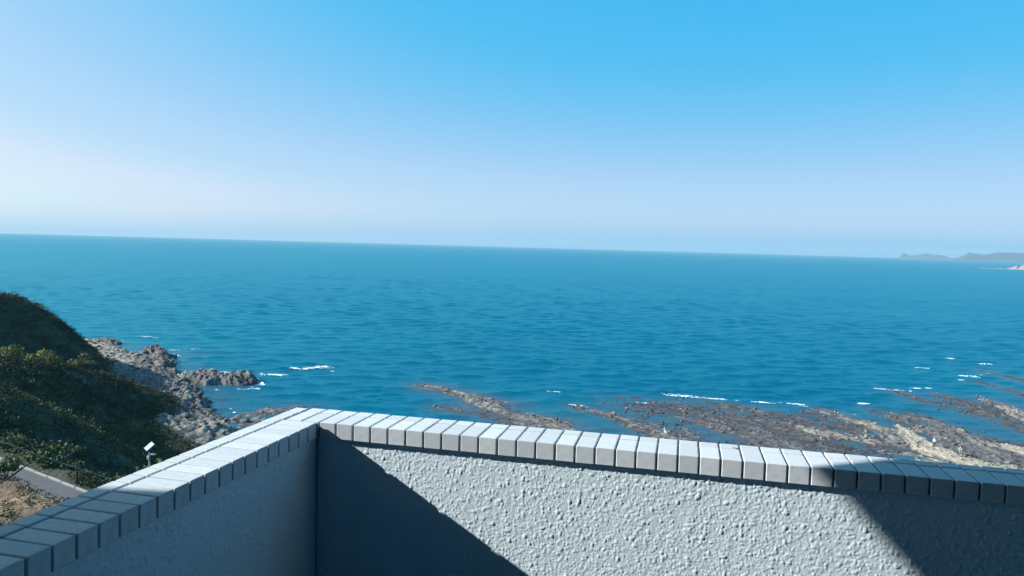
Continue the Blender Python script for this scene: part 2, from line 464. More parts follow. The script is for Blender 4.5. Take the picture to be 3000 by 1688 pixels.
def foam_patch(cx, cy, length, width, ang, dens=0.5, height=0.18, seed=0):
    """a patch of churned white water: raised, lumpy and broken up"""
    step = 0.11
    nx, ny = int(length / step) + 2, int(width / step) + 2
    u = (np.arange(nx) - nx / 2) * step; v = (np.arange(ny) - ny / 2) * step
    V, U = np.meshgrid(v, u, indexing='ij')
    bend = (fbm(U * 0.22 + 9 * seed, U * 0, seed, 2) - 0.5) * width * 1.3
    e = 1 - (2 * U / length) ** 2 - (2 * (V - bend * 0.6) / width) ** 2
    n = fbm(U * 0.9 + seed * 3.1, V * 2.4, seed + 5, 5, 0.7)
    val = e * 0.5 + (n - 0.5) * 4.6
    mask = val > (0.55 - dens)
    cell = mask[:-1, :-1] & mask[1:, 1:] & mask[:-1, 1:] & mask[1:, :-1]
    if cell.sum() < 4: return
    Z = 0.10 + height * np.clip(val, 0, 1) * (0.4 + 0.8 * vnoise(U * 2.5, V * 4, seed + 9))
    ca, sa = math.cos(ang), math.sin(ang)
    P = np.stack([cx + U * ca - V * sa, cy + U * sa + V * ca, Z], -1).reshape(-1, 3)
    F = grid_faces(ny, nx, cell)
    used = np.unique(F); mp = np.full(len(P), -1); mp[used] = np.arange(len(used))
    me = mesh_np('foam', P[used], mp[F], M['foam'], True)
    obj('foam', me, sea)
FOAM = [(-99.3, 161.2, 6.5, 3.0, .1, .62), (-96.2, 173.3, 9, 7, .2, .28), (-93, 176.5, 5, 5, 0, .2), (-88.7, 171.4, 2.2, 1.2, 0, .5),
 (-144.4, 190.0, 4.5, 3.2, .3, .3), (-148, 186, 4, 2.5, .3, .3), (-183.3, 193.5, 13, 4.5, .05, .75), (-58.0, 161.8, 3.4, 1.3, -.1, .65), (-21.1, 153, 4.5, 2.6, -.4, .25),
 (0.5, 172.6, 9.0, 4.2, -.1, .42), (8.4, 171.9, 9.5, 1.5, -.12, .55), (17.5, 171.9, 6.5, 1.5, -.08, .72), (24.2, 172.7, 5.5, 1.5, -.05, .70), (27, 170.8, 3, 1, -.1, .4),
 (40.9, 179.0, 2.6, 2.2, .0, .72), (50.1, 200.7, 3.6, 2.0, -.1, .55), (54.1, 200.3, 4.8, 1.6, .05, .65), (59.4, 204.8, 3.4, 2.6, -.2, .55), (62.5, 206.5, 1.8, 1.2, 0, .6),
 (80.4, 231.6, 4.5, 3.0, .15, .65), (76.2, 224.3, 2.4, 2.0, .2, .55), (85.2, 236.5, 2.0, 2.0, 0, .6), (88, 239.5, 1.5, 1.5, 0, .6), (71.5, 244.0, 4.0, 2.4, 0, .45), (50.3, 193.6, 1.4, 1.6, 0, .6),
 (-29.0, 166.2, 3.0, 1.6, 0, .4), (94.4, 261.3, 4.5, 3.0, 0, .45), (88, 270, 4, 3, 0, .3), (-94.7, 143.8, 4.5, 2.0, .5, .5), (-100.7, 141.0, 1.4, 1.2, 0, .6), (-7.5, 161.4, 5, 1.6, -.1, .3),
 (35.4, 166.0, 4.5, 1.4, -.2, .3), (-174.4, 206.5, 8, 3.6, .1, .2), (-104, 159, 4.5, 1.3, -.8, .35), (-112, 160, 5, 1.6, 0, .3), (-85.5, 124.5, 4, 1.0, -.7, .4), (-94.6, 146.2, 3.2, 1.6, 0, .45), (-137, 172, 5, 1.4, -.8, .45), (-17.5, 149.2, 3, 0.8, -.5, .25),
 (-118.5, 152.5, 4, 1.8, .4, .4), (-112, 144.2, 6, 1.6, -.4, .35), (-95.8, 150.5, 4, 2.2, -.8, .5), (-99.5, 155.5, 5, 1.6, -.7, .4), (-141, 178.5, 5, 2, -.6, .45), (-133, 165, 5, 1.6, -.8, .4), (-121, 153.5, 4, 1.4, -.8, .35), (-100.5, 133.5, 5, 1.3, -.8, .4), (-90, 123, 4, 1.3, -.8, .4), (-178, 195, 9, 2.4, .1, .5)]
for i, (cx, cy, ln, wd, an, de) in enumerate(FOAM): foam_patch(cx, cy, ln * 1.1, wd * 0.75, an, de - 0.06, 0.10 if wd < 3 else 0.2, i + 1)

# ------------------------------------------------------------------ reef and rocky shore
def rock_cols(T, Z):
    brown = np.array([0.056, 0.045, 0.047]); grey = np.array([0.14, 0.13, 0.125]); pale = np.array([0.40, 0.35, 0.26]); weed = np.array([0.03, 0.03, 0.035])
    t = np.clip(T, -1, 2.4)[:, None]
    c = np.where(t < 0, brown + (weed - brown) * np.minimum(1, -t), np.where(t < 1, brown + (grey - brown) * t, grey + (pale - grey) * np.minimum(1, t - 1)))
    wet = sstep(-0.05, 0.35, Z)[:, None]
    return c * (0.55 + 0.45 * wet)
def reef_mesh(name, x0, x1, y0, y1, step):
    xs = np.arange(x0, x1, step); ys = np.arange(y0, y1, step)
    GX, GY = np.meshgrid(xs, ys)
    Z, T, _ = reef_eval(GX, GY)
    k = Z > -0.45
    cell = k[:-1, :-1] | k[1:, 1:] | k[:-1, 1:] | k[1:, :-1]
    F = grid_faces(*GX.shape, cell)
    P = np.stack([GX, GY, Z], -1).reshape(-1, 3)
    used = np.unique(F); mp = np.full(len(P), -1); mp[used] = np.arange(len(used))
    me = mesh_np(name, P[used], mp[F], M['rock'], False)
    attr(me, 'col', rock_cols(T.ravel()[used], Z.ravel()[used]))
    return tag(obj(name, me), kind='structure')
reef_mesh('reef', -66, 100, 112, 252, 0.26)
reef_mesh('rocky_shore', -190, -66, 95, 200, 0.34)

# loose stones thrown over the reef: too many to count
def stones(name, n, x0, x1, y0, y1, smin, smax, zmin, seed):
    r = np.random.default_rng(seed)
    x = r.uniform(x0, x1, n * 14); y = r.uniform(y0, y1, n * 14)
    Z, T, _ = reef_eval(x, y)
    ok = np.where((Z > zmin) & (T > 0.3))[0][:n]
    bm = bmesh.new(); bmesh.ops.create_icosphere(bm, subdivisions=1, radius=1.0)
    bv = np.array([v.co[:] for v in bm.verts]); bf = np.array([[v.index for v in f.verts] for f in bm.faces]); bm.free()
    V, F, Cc = [], [], []
    for j, i in enumerate(ok):
        s = smin * (smax / smin) ** (r.random() ** 2.2)
        a = r.uniform(0, 6.28); ca, sa = math.cos(a), math.sin(a)
        v = bv * (1 + 0.32 * r.standard_normal((len(bv), 1))) * np.array([s, s * r.uniform(.5, .9), s * r.uniform(.35, .7)])
        v = np.c_[v[:, 0] * ca - v[:, 1] * sa, v[:, 0] * sa + v[:, 1] * ca, v[:, 2]] + (x[i], y[i], Z[i] + 0.1 * s)
        V.append(v); F.append(bf + j * len(bv))
        Cc.append(np.repeat(rock_cols(np.array([T[i] + r.normal(-0.25, 0.45)]), np.array([Z[i] + s])), len(bv), 0))
    me = mesh_np(name, np.concatenate(V), np.concatenate(F), M['rock'])
    attr(me, 'col', np.concatenate(Cc))
    return obj(name, me)
tag(stones('reef_stones', 2600, -62, 98, 114, 250, 0.10, 0.5, -0.12, 5), 'loose grey and tan stones strewn over the tidal reef', 'stones', kind='stuff')
tag(stones('shore_stones', 900, -188, -68, 98, 198, 0.2, 1.0, 0.2, 6), 'broken boulders piled along the rocky shore below the hill', 'boulders', kind='stuff')

# two rocks standing in the water off the shore
def sea_rock(name, cx, cy, a, b, h, ang, seed, label):
    n = 90
    u = np.linspace(-1.25, 1.25, n); U, V = np.meshgrid(u, u)
    ca, sa = math.cos(ang), math.sin(ang)
    X, Y = U * a, V * b
    wx, wy = X + 1.6 * (fbm(X * .3, Y * .3, seed, 3) - .5), Y + 1.6 * (fbm(X * .3, Y * .3, seed + 3, 3) - .5)
    e = 1 - (wx / a) ** 2 - (wy / b) ** 2
    st = ridged(X * 0.18, Y * 0.55, seed + 6, 4) - 0.5
    ch = fbm(X * 0.8, Y * 0.8, seed + 9, 4, .6) - 0.5
    Z = np.where(e > 0, h * np.sqrt(np.maximum(e, 0)) * 0.9, h * e) + (st * 1.5 + ch * 1.9) * np.clip(e + .6, 0, 1) * h * .75
    Z = np.maximum(Z, -1.2)
    P = np.stack([X * ca - Y * sa, X * sa + Y * ca, Z], -1).reshape(-1, 3)
    me = mesh_np(name, P, grid_faces(n, n), M['rock'])
    attr(me, 'col', rock_cols((0.35 + st * 1.6 + ch * 1.8).ravel(), Z.ravel()))
    o = obj(name, me); o.location = (cx, cy, 0)
    return tag(o, label, 'rock', 'rocks standing in the water off the hill')
sea_rock('sea_rock', -110.6, 150.0, 7.4, 5.8, 1.6, -0.6, 11, 'wide craggy brown rock in the water, nearer the rocky shore')
sea_rock('sea_rock', -102.3, 151.0, 6.4, 4.2, 1.6, -0.75, 23, 'wedge shaped dark rock in the water, the one farther from the shore')
sea_rock('sea_rock', -146.0, 176.5, 3.0, 2.2, 2.3, -0.5, 37, 'pointed dark rock rising at the seaward tip of the shore')
sea_rock('sea_rock', -173.0, 190.0, 3.2, 2.0, 1.3, 0.0, 41, 'small rounded grey rock beside the largest surf patch')

# ------------------------------------------------------------------ hill
RIDGES = [
 ([(-146, 60, 30.0), (-142.4, 113.3, 25.6), (-142.0, 126.3, 21.5), (-143.3, 130.8, 20.3), (-145.5, 137.2, 17.6), (-148.2, 144.5, 14.1), (-150.5, 150.7, 10.0), (-153.8, 157.3, 5.9), (-156.6, 162.9, 0.6)], 1.15, 2.5),
 ([(-86, 52, 21.0), (-91.5, 74.5, 18.1), (-96.3, 84.4, 15.9), (-100.8, 94.3, 13.8), (-104.6, 104.7, 11.3), (-107.7, 115.6, 8.0), (-108.6, 125.5, 3.9), (-106.2, 132.7, 0.2)], 0.8, 3.2),
 ([(-64, 40, 21.0), (-71.4, 58.0, 19.5), (-76.7, 67.2, 16.2), (-80.4, 75.1, 12.1), (-83.4, 83.4, 8.0), (-83.5, 91.6, 4.2), (-83.6, 99.6, 0.0)], 0.75, 2.6),
 ([(-62, 36, 19.0), (-58.7, 51.4, 15.6), (-61.2, 57.5, 13.4), (-62.8, 64.5, 10.6), (-64.0, 70.2, 8.0), (-64.0, 78.8, 4.0)], 0.8, 2.4),
 ([(-104.0, 104.0, 8.5), (-102.2, 109.8, 7.2), (-100.2, 114.2, 6.0)], 0.50, 3.0),
 ([(-90.7, 95.9, 7.2), (-87.5, 96.0, 5.6), (-80.8, 94.0, 4.8), (-75.0, 90.8, 4.2)], 0.5, 3.5),
 ([(-60, 50.6, 15.0), (-52.3, 49.5, 14.6), (-45, 49.0, 14.2), (-38.0, 50.5, 13.0), (-28, 52, 12.0)], 0.85, 3.0),
]
def hill_eval(X, Y):
    Z = np.full(X.shape, -3.0)
    wx = X + 3.0 * (fbm(X * .06, Y * .06, 501, 3) - .5); wy = Y + 3.0 * (fbm(X * .06, Y * .06, 507, 3) - .5)
    for pts, sl, rad in RIDGES:
        d, s, sd, tt, L = poly_dist(wx, wy, pts)
        zr = np.interp(tt, range(len(pts)), [p[2] for p in pts])
        z = zr - 0.9 - sl * (np.sqrt(d * d + rad * rad) - rad)
        Z = np.logaddexp(Z * 1.1, z * 1.1) / 1.1
    # the bench the hotel and the road stand on
    q = (Y - 43.8) * 0.944 + (X + 46.8) * 0.329        # distance beyond the kerb line
    yy = np.maximum(0, q - 1.6); xx = np.maximum(0, -58 - X)
    bench = 16.0 - 0.7 * np.hypot(yy, xx)
    bank = 2.0 * sstep(-3.2, -4.9, q + 0.8 * (fbm(X * .3, Y * .3, 530, 3) - .5))
    Z = np.maximum(Z, bench + bank)
    n = (fbm(X * .22, Y * .22, 520, 4) - .5) * 1.5
    flat = sstep(-3.5, -3.1, q) * sstep(1.0, 0.4, q)
    Z = np.where(flat > 0, Z * (1 - flat) + 16.0 * flat, Z)
    Z = np.where(Z < 2.2, Z - (2.2 - Z) * 1.6, Z)
    return Z + n * (1 - flat) * sstep(0.0, 5.0, Z), flat
hx = np.arange(-250, 90, 0.9); hy = np.arange(-60, 190, 0.9)
HX, HY = np.meshgrid(hx, hy)
HZ, FL = hill_eval(HX, HY)
HZ = HZ - 0.12 * FL
kk = HZ > -1.5
cell = kk[:-1, :-1] | kk[1:, 1:] | kk[:-1, 1:] | kk[1:, :-1]
hF = grid_faces(*HX.shape, cell)
hP = np.stack([HX, HY, HZ], -1).reshape(-1, 3)
us = np.unique(hF); mp_ = np.full(len(hP), -1); mp_[us] = np.arange(len(us))
hill_me = mesh_np('hill', hP[us], mp_[hF], M['hill'], True)
HQ = (HY - 43.8) * 0.944 + (HX + 46.8) * 0.329
soil = (sstep(-1.0, -4.0, HQ) * sstep(-75, -60, HX))[..., None]
dn = fbm(HX * .35, HY * .35, 610, 4)[..., None]
hc = np.array([0.035, 0.042, 0.022]) * (1 - soil) + soil * (np.array([0.42, 0.27, 0.16]) * (0.35 + 0.65 * sstep(.42, .58, dn)))
low = sstep(3.5, 1.0, HZ)[..., None]
hc = hc * (1 - low) + low * np.array([0.06, 0.055, 0.05])
attr(hill_me, 'col', hc.reshape(-1, 3)[us])
hill = tag(obj('hill', hill_me), kind='structure')

# scrub that blankets the hill: one mass of leaf clumps
def leaf_cloud(cx, cy, cz, R, n, col, r, squash=0.5, leaf=0.10):
    N = len(cx)
    tot = int(n.sum()); idx = np.repeat(np.arange(N), n)
    d = r.standard_normal((tot, 3)); d[:, 2] = np.abs(d[:, 2]) * 0.9 - 0.15
    d /= np.linalg.norm(d, axis=1)[:, None]
    rad = R[idx] * r.uniform(0.55, 1.08, tot)
    p = np.c_[cx[idx], cy[idx], cz[idx]] + d * rad[:, None] * np.array([1, 1, squash])
    a = r.standard_normal((tot, 3)); a /= np.linalg.norm(a, axis=1)[:, None]
    b = np.cross(a, d + 0.6 * r.standard_normal((tot, 3))); b /= np.linalg.norm(b, axis=1)[:, None] + 1e-9
    sz = (leaf * R[idx] ** 0.5 * r.uniform(0.6, 1.4, tot))[:, None]
    V = np.stack([p - a * sz, p - b * sz * .6, p + a * sz, p + b * sz * .6], 1).reshape(-1, 3)
    F = np.arange(tot * 4).reshape(-1, 4)
    cc = col[idx] * r.uniform(0.8, 1.2, (tot, 1))
    return V, F, np.repeat(cc, 4, 0)
sr = np.random.default_rng(99)
PAL = np.array([[0.022, 0.040, 0.022], [0.032, 0.050, 0.024], [0.075, 0.082, 0.030], [0.105, 0.095, 0.045], [0.026, 0.044, 0.028]])
nb = 30000
bx = sr.uniform(-185, -34, nb); by = sr.uniform(28, 172, nb)
bz, bfl = hill_eval(bx, by)
dist = np.hypot(bx, by)
bq = (by - 43.8) * 0.944 + (bx + 46.8) * 0.329
soilb = (bq < 0.5) & (bx > -70)
keep = (bz > 1.7 + 1.2 * fbm(bx * .1, by * .1, 640, 2)) & (bfl < 0.02) & ~soilb & (np.arctan2(-bx, by) < math.radians(56)) & (np.arctan2(-bx, by) > math.radians(24))
keep &= sr.random(nb) < np.clip(1.1 - 0.25 * (dist < 75), 0, 1)
bx, by, bz = bx[keep], by[keep], bz[keep]
R = np.clip(sr.lognormal(-0.05, 0.32, len(bx)), .45, 2.0)
near_b = np.hypot(bx, by) < 85
R[near_b] *= 0.75
pn = fbm(bx * .08, by * .08, 700, 3) + sr.normal(0, .10, len(bx))
pi = np.digitize(pn, [0.36, 0.48, 0.60, 0.68])
n_l = np.where(near_b, 110, 64)
V, F, Cc = leaf_cloud(bx, by, bz + 0.1, R, n_l, PAL[pi], sr)
me = mesh_np('scrub', V, F, M['leaf']); attr(me, 'col', Cc)
tag(obj('scrub', me), 'dense dark green scrub blanketing the hill on the left', 'scrub', kind='stuff')
print('scrub bushes', len(bx), 'leaves', len(F))

gr_ = np.random.default_rng(12)
gx = gr_.uniform(-62, -26, 5200); gy = gr_.uniform(24, 50, 5200)
gq = (gy - 43.8) * 0.944 + (gx + 46.8) * 0.329
gk = (gq < -3.2) & (gq > -16) & (fbm(gx * .4, gy * .4, 810, 3) > 0.53)
gx, gy = gx[gk], gy[gk]; gz = hill_eval(gx, gy)[0]
gp = np.array([[0.22, 0.15, 0.09], [0.10, 0.10, 0.05], [0.16, 0.11, 0.08]])[gr_.integers(0, 3, len(gx))]
V, F, Cc = leaf_cloud(gx, gy, gz, gr_.uniform(.15, .42, len(gx)), np.full(len(gx), 16), gp, gr_, 0.8, 0.12)
me = mesh_np('dry_grass', V, F, M['leaf']); attr(me, 'col', Cc)
tag(obj('dry_grass', me), 'dry brown grass tufts on the earth bank below the road', 'grass', kind='stuff')

# single shrubs one can tell apart
def shrub(x, y, R0, col, label, seed, lift=0.0):
    r = np.random.default_rng(seed)
    z = float(hill_eval(np.array([x]), np.array([y]))[0][0])
    root = empty('shrub', (x, y, z - 0.1))
    k = 9
    ox = r.normal(0, R0 * .55, k); oy = r.normal(0, R0 * .55, k); oz = lift + R0 * (0.35 + 0.5 * r.random(k))
    V, F, Cc = leaf_cloud(ox, oy, oz, R0 * r.uniform(.35, .62, k), np.full(k, 110), np.repeat(np.array([col]), k, 0) * r.uniform(.75, 1.25, (k, 1)), r, 0.8, 0.15)
    me = mesh_np('crown', V, F, M['leaf']); attr(me, 'col', Cc); obj('crown', me, root)
    bm = bmesh.new()
    for i in range(5):
        add_tube(bm, [(0, 0, 0), (ox[i] * .4, oy[i] * .4, oz[i] * .5), (ox[i] * .9, oy[i] * .9, oz[i])], [.07 * R0, .05 * R0, .02 * R0], 6)
    obj('trunk', bm_mesh('trunk', bm, M['bark']), root)
    tag(root, label, 'shrub', 'shrubs standing out on the hill')
OL, GR, YE = (0.12, 0.115, 0.04), (0.07, 0.09, 0.035), (0.17, 0.15, 0.05)
shrub(-99.2, 88.5, 2.2, YE, 'leftmost yellow-green shrub catching sun on the middle ridge crest', 1)
shrub(-101.6, 95.5, 2.4, YE, 'largest yellow-green shrub in the sunlit row on the middle ridge', 2)
shrub(-103.8, 101.5, 2.0, OL, 'olive shrub midway down the sunlit middle ridge', 3)
shrub(-105.6, 107.5, 1.8, YE, 'seaward shrub at the lower end of the sunlit middle ridge', 4)
shrub(-47.6, 46.3, 1.5, GR, 'green shrub just left of the dark cable post', 5)
shrub(-40.2, 45.6, 1.9, OL, 'tall olive shrub right of the dark cable post above the kerb', 6)
shrub(-37.2, 44.4, 1.4, OL, 'low olive shrub between the kerb and the white lamp', 7)
shrub(-53.0, 48.6, 1.6, GR, 'green shrub at the picture edge under the cable', 8)
shrub(-42.6, 37.6, 1.2, GR, 'dark green shrub on the near side of the road at the picture edge', 9)
shrub(-44.8, 38.6, 1.3, GR, 'bushy shrub beyond it where the road leaves the picture', 10)

# ------------------------------------------------------------------ road, kerb, cable post, lamp
def kerb_pt(s_, q_, z_): return (-46.8 + 0.944 * s_ + 0.329 * q_, 43.8 - 0.329 * s_ + 0.944 * q_, z_)
bm = bmesh.new(); prev = None
for k in range(-6, 16):
    a = bm.verts.new(kerb_pt(k * 4.0, -3.7, 15.96)); b = bm.verts.new(kerb_pt(k * 4.0, 0.02, 15.96))
    if prev: bm.faces.new((prev[0], a, b, prev[1]))
    prev = (a, b)
road = tag(obj('road', bm_mesh('road', bm, M['asphalt'])), kind='structure')
bm = bmesh.new(); add_box(bm, (0, 0, 0), (1.9, 0.17, 0.20), 0.03, 2)
kerb_me = bm_mesh('kerb_stone', bm, M['kerb'])
for i in range(18):
    k = obj('kerb_stone', kerb_me, road); k.location = kerb_pt(-14 + i * 1.96, 0.03 + random.uniform(-.02, .02), 15.88 + random.uniform(-.015, .015)); k.rotation_euler.z = -0.3355

px_, py_ = -42.4, 43.1
zp = float(hill_eval(np.array([px_]), np.array([py_]))[0][0])
post = empty('cable_post', (px_, py_, zp))
bm = bmesh.new(); add_tube(bm, [(0, 0, -0.5), (0, 0, 0.6), (0, 0, 1.45)], [.09, .08, .07], 10)
obj('pole', bm_mesh('pole', bm, M['dark_wood']), post)
bm = bmesh.new(); add_box(bm, (-.22, -.04, 1.22), (.22, .04, 1.30), .01, 1); obj('crossbar', bm_mesh('crossbar', bm, M['dark_wood']), post)
tag(post, 'short dark wooden post holding the cable above the kerb', 'post')
pts = [(-53.2 + 13.4 * s, 30.9 + 14.6 * s, 27.4 - 12.2 * s - 0.5 * math.sin(math.pi * s)) for s in [i / 24 for i in range(25)]]
bm = bmesh.new(); add_tube(bm, pts, 0.02, 6)
tag(obj('cable', bm_mesh('cable', bm, M['cable'])), 'thin pale cable sloping down in front of the hill', 'cable')

lz = float(hill_eval(np.array([-29.1]), np.array([34.6]))[0][0])
lamp = empty('street_lamp', (-29.1, 34.6, lz))
top = 22.0 - lz
bm = bmesh.new(); add_tube(bm, [(0, 0, -.2), (0, 0, 2.0), (0, 0, top - .25)], [.07, .06, .045], 12); obj('pole', bm_mesh('pole', bm, M['grey_metal']), lamp)
ax_l = Vector((-0.42, -0.55, -0.55)).normalized()
ax_w = Vector((0.93, 0.10, -0.20)); ax_w = (ax_w - ax_l * ax_w.dot(ax_l)).normalized()
ax_n = ax_w.cross(ax_l).normalized()
if ax_n.z < 0: ax_n = -ax_n
mt = Matrix((( ax_w.x, ax_l.x, ax_n.x, 0.0), (ax_w.y, ax_l.y, ax_n.y, 0.0), (ax_w.z, ax_l.z, ax_n.z, top + .12), (0, 0, 0, 1)))
bm = bmesh.new(); add_box(bm, (-.13, -.25, -.02), (.13, .25, .02), .006, 1, mt); hd = obj('panel', bm_mesh('panel', bm, M['white_panel']), lamp)
bm = bmesh.new(); add_box(bm, (-.138, -.258, -.035), (.138, .258, -.021), .003, 1, mt); obj('panel_frame', bm_mesh('panel_frame', bm, M['grey_metal']), hd)
bm = bmesh.new(); add_tube(bm, [(0, 0, top - .35), (.12, 0, top - .33), (.22, .05, top - .32)], .02, 8); ar = obj('arm', bm_mesh('arm', bm, M['grey_metal']), lamp)
bm = bmesh.new(); add_box(bm, (.14, -.06, top - .36), (.42, .10, top - .28), .02, 2); obj('lamp_head', bm_mesh('lamp_head', bm, M['grey_metal']), ar)
bm = bmesh.new(); add_box(bm, (-.10, -.10, top - .62), (.06, -.02, top - .42), .01, 1); obj('battery_box', bm_mesh('battery_box', bm, M['grey_metal']), lamp)
tag(lamp, 'slim grey lamp post with a bright white tilted panel beyond the parapet', 'lamp')

# ------------------------------------------------------------------ far coast, islet, boat
def headland(name, prof, depth, mat, seed, nx=220, ny=40, rough=1.0):
    """prof: list of (x, y, height) along the crest, as seen from the sea"""
    P = np.array(prof, float)
    s = np.linspace(0, len(P) - 1, nx)
    cx = np.interp(s, range(len(P)), P[:, 0]); cy = np.interp(s, range(len(P)), P[:, 1]); ch = np.interp(s, range(len(P)), P[:, 2])
    v = np.linspace(-1, 1, ny)
    V, I = np.meshgrid(v, np.arange(nx), indexing='ij')
    L = np.hypot(P[-1, 0] - P[0, 0], P[-1, 1] - P[0, 1])
    nxn, nyn = -(P[-1, 1] - P[0, 1]) / L, (P[-1, 0] - P[0, 0]) / L
    dd = V * depth
    X = cx[I] + nxn * dd; Y = cy[I] + nyn * dd
    base = ch[I] * (1 - np.abs(V) ** 1.6)
    Z = base * (0.8 + 0.35 * rough * ridged(X / depth * 2.2, Y / depth * 2.2, seed, 4)) - 2
    me = mesh_np(name, np.stack([X, Y, Z], -1).reshape(-1, 3), grid_faces(ny, nx), mat, True)
    return obj(name, me)
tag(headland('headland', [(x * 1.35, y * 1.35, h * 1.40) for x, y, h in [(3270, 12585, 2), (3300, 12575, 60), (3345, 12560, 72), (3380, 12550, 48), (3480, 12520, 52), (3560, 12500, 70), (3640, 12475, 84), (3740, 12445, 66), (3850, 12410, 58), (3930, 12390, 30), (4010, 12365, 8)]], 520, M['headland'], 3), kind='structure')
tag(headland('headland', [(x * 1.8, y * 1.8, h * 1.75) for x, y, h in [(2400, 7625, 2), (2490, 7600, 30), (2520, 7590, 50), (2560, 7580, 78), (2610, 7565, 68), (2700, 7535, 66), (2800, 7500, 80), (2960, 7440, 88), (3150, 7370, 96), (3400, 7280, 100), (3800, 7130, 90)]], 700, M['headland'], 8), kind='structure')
tag(headland('rocky_point', [(1095, 2905, 1), (1105, 2895, 5), (1115, 2885, 10), (1126, 2872, 15), (1131, 2868, 9), (1138, 2862, 16), (1160, 2845, 18), (1190, 2820, 14)], 26, M['pale_rock'], 12, 120, 30, 1.3), kind='structure')
tag(headland('rocky_point', [(1005, 2935, 0.5), (1030, 2925, 3.0), (1060, 2915, 2.6), (1095, 2905, 4)], 9, M['pale_rock'], 15, 60, 14, 1.3), kind='structure')

boat = empty('fishing_boat', (-1514.6, 5107.0, 0), 0.35)
bm = bmesh.new()
sec = []
for i, (xx, w, zk, zd) in enumerate([(-12, 2.4, -.4, 1.6), (-6, 3.0, -.8, 1.5), (0, 3.1, -.9, 1.6), (6, 2.6, -.8, 2.2), (10.5, 1.2, -.4, 3.0), (13, .12, .6, 3.6)]):
    sec.append([bm.verts.new(q) for q in ((xx, -w, zd), (xx, -w * .7, zk + .5), (xx, 0, zk), (xx, w * .7, zk + .5), (xx, w, zd))])
for a, b in zip(sec, sec[1:]):
    for j in range(4): bm.faces.new((a[j], a[j + 1], b[j + 1], b[j]))
    bm.faces.new((a[4], a[0], b[0], b[4]))
bm.faces.new(sec[0]); bm.faces.new(sec[-1][::-1])
obj('hull', bm_mesh('hull', bm, M['hull']), boat)
bm = bmesh.new(); add_box(bm, (-8, -1.8, 1.5), (-2, 1.8, 4.6), .15, 2); add_box(bm, (-6.5, -1.5, 4.6), (-3.2, 1.5, 6.2), .15, 2); obj('wheelhouse', bm_mesh('wheelhouse', bm, M['boat_white']), boat)
bm = bmesh.new(); add_tube(bm, [(3, 0, 1.6), (3, 0, 9)], [.14, .07], 8); obj('mast', bm_mesh('mast', bm, M['hull']), boat)
tag(boat, 'tiny dark fishing boat far out just below the horizon', 'boat')

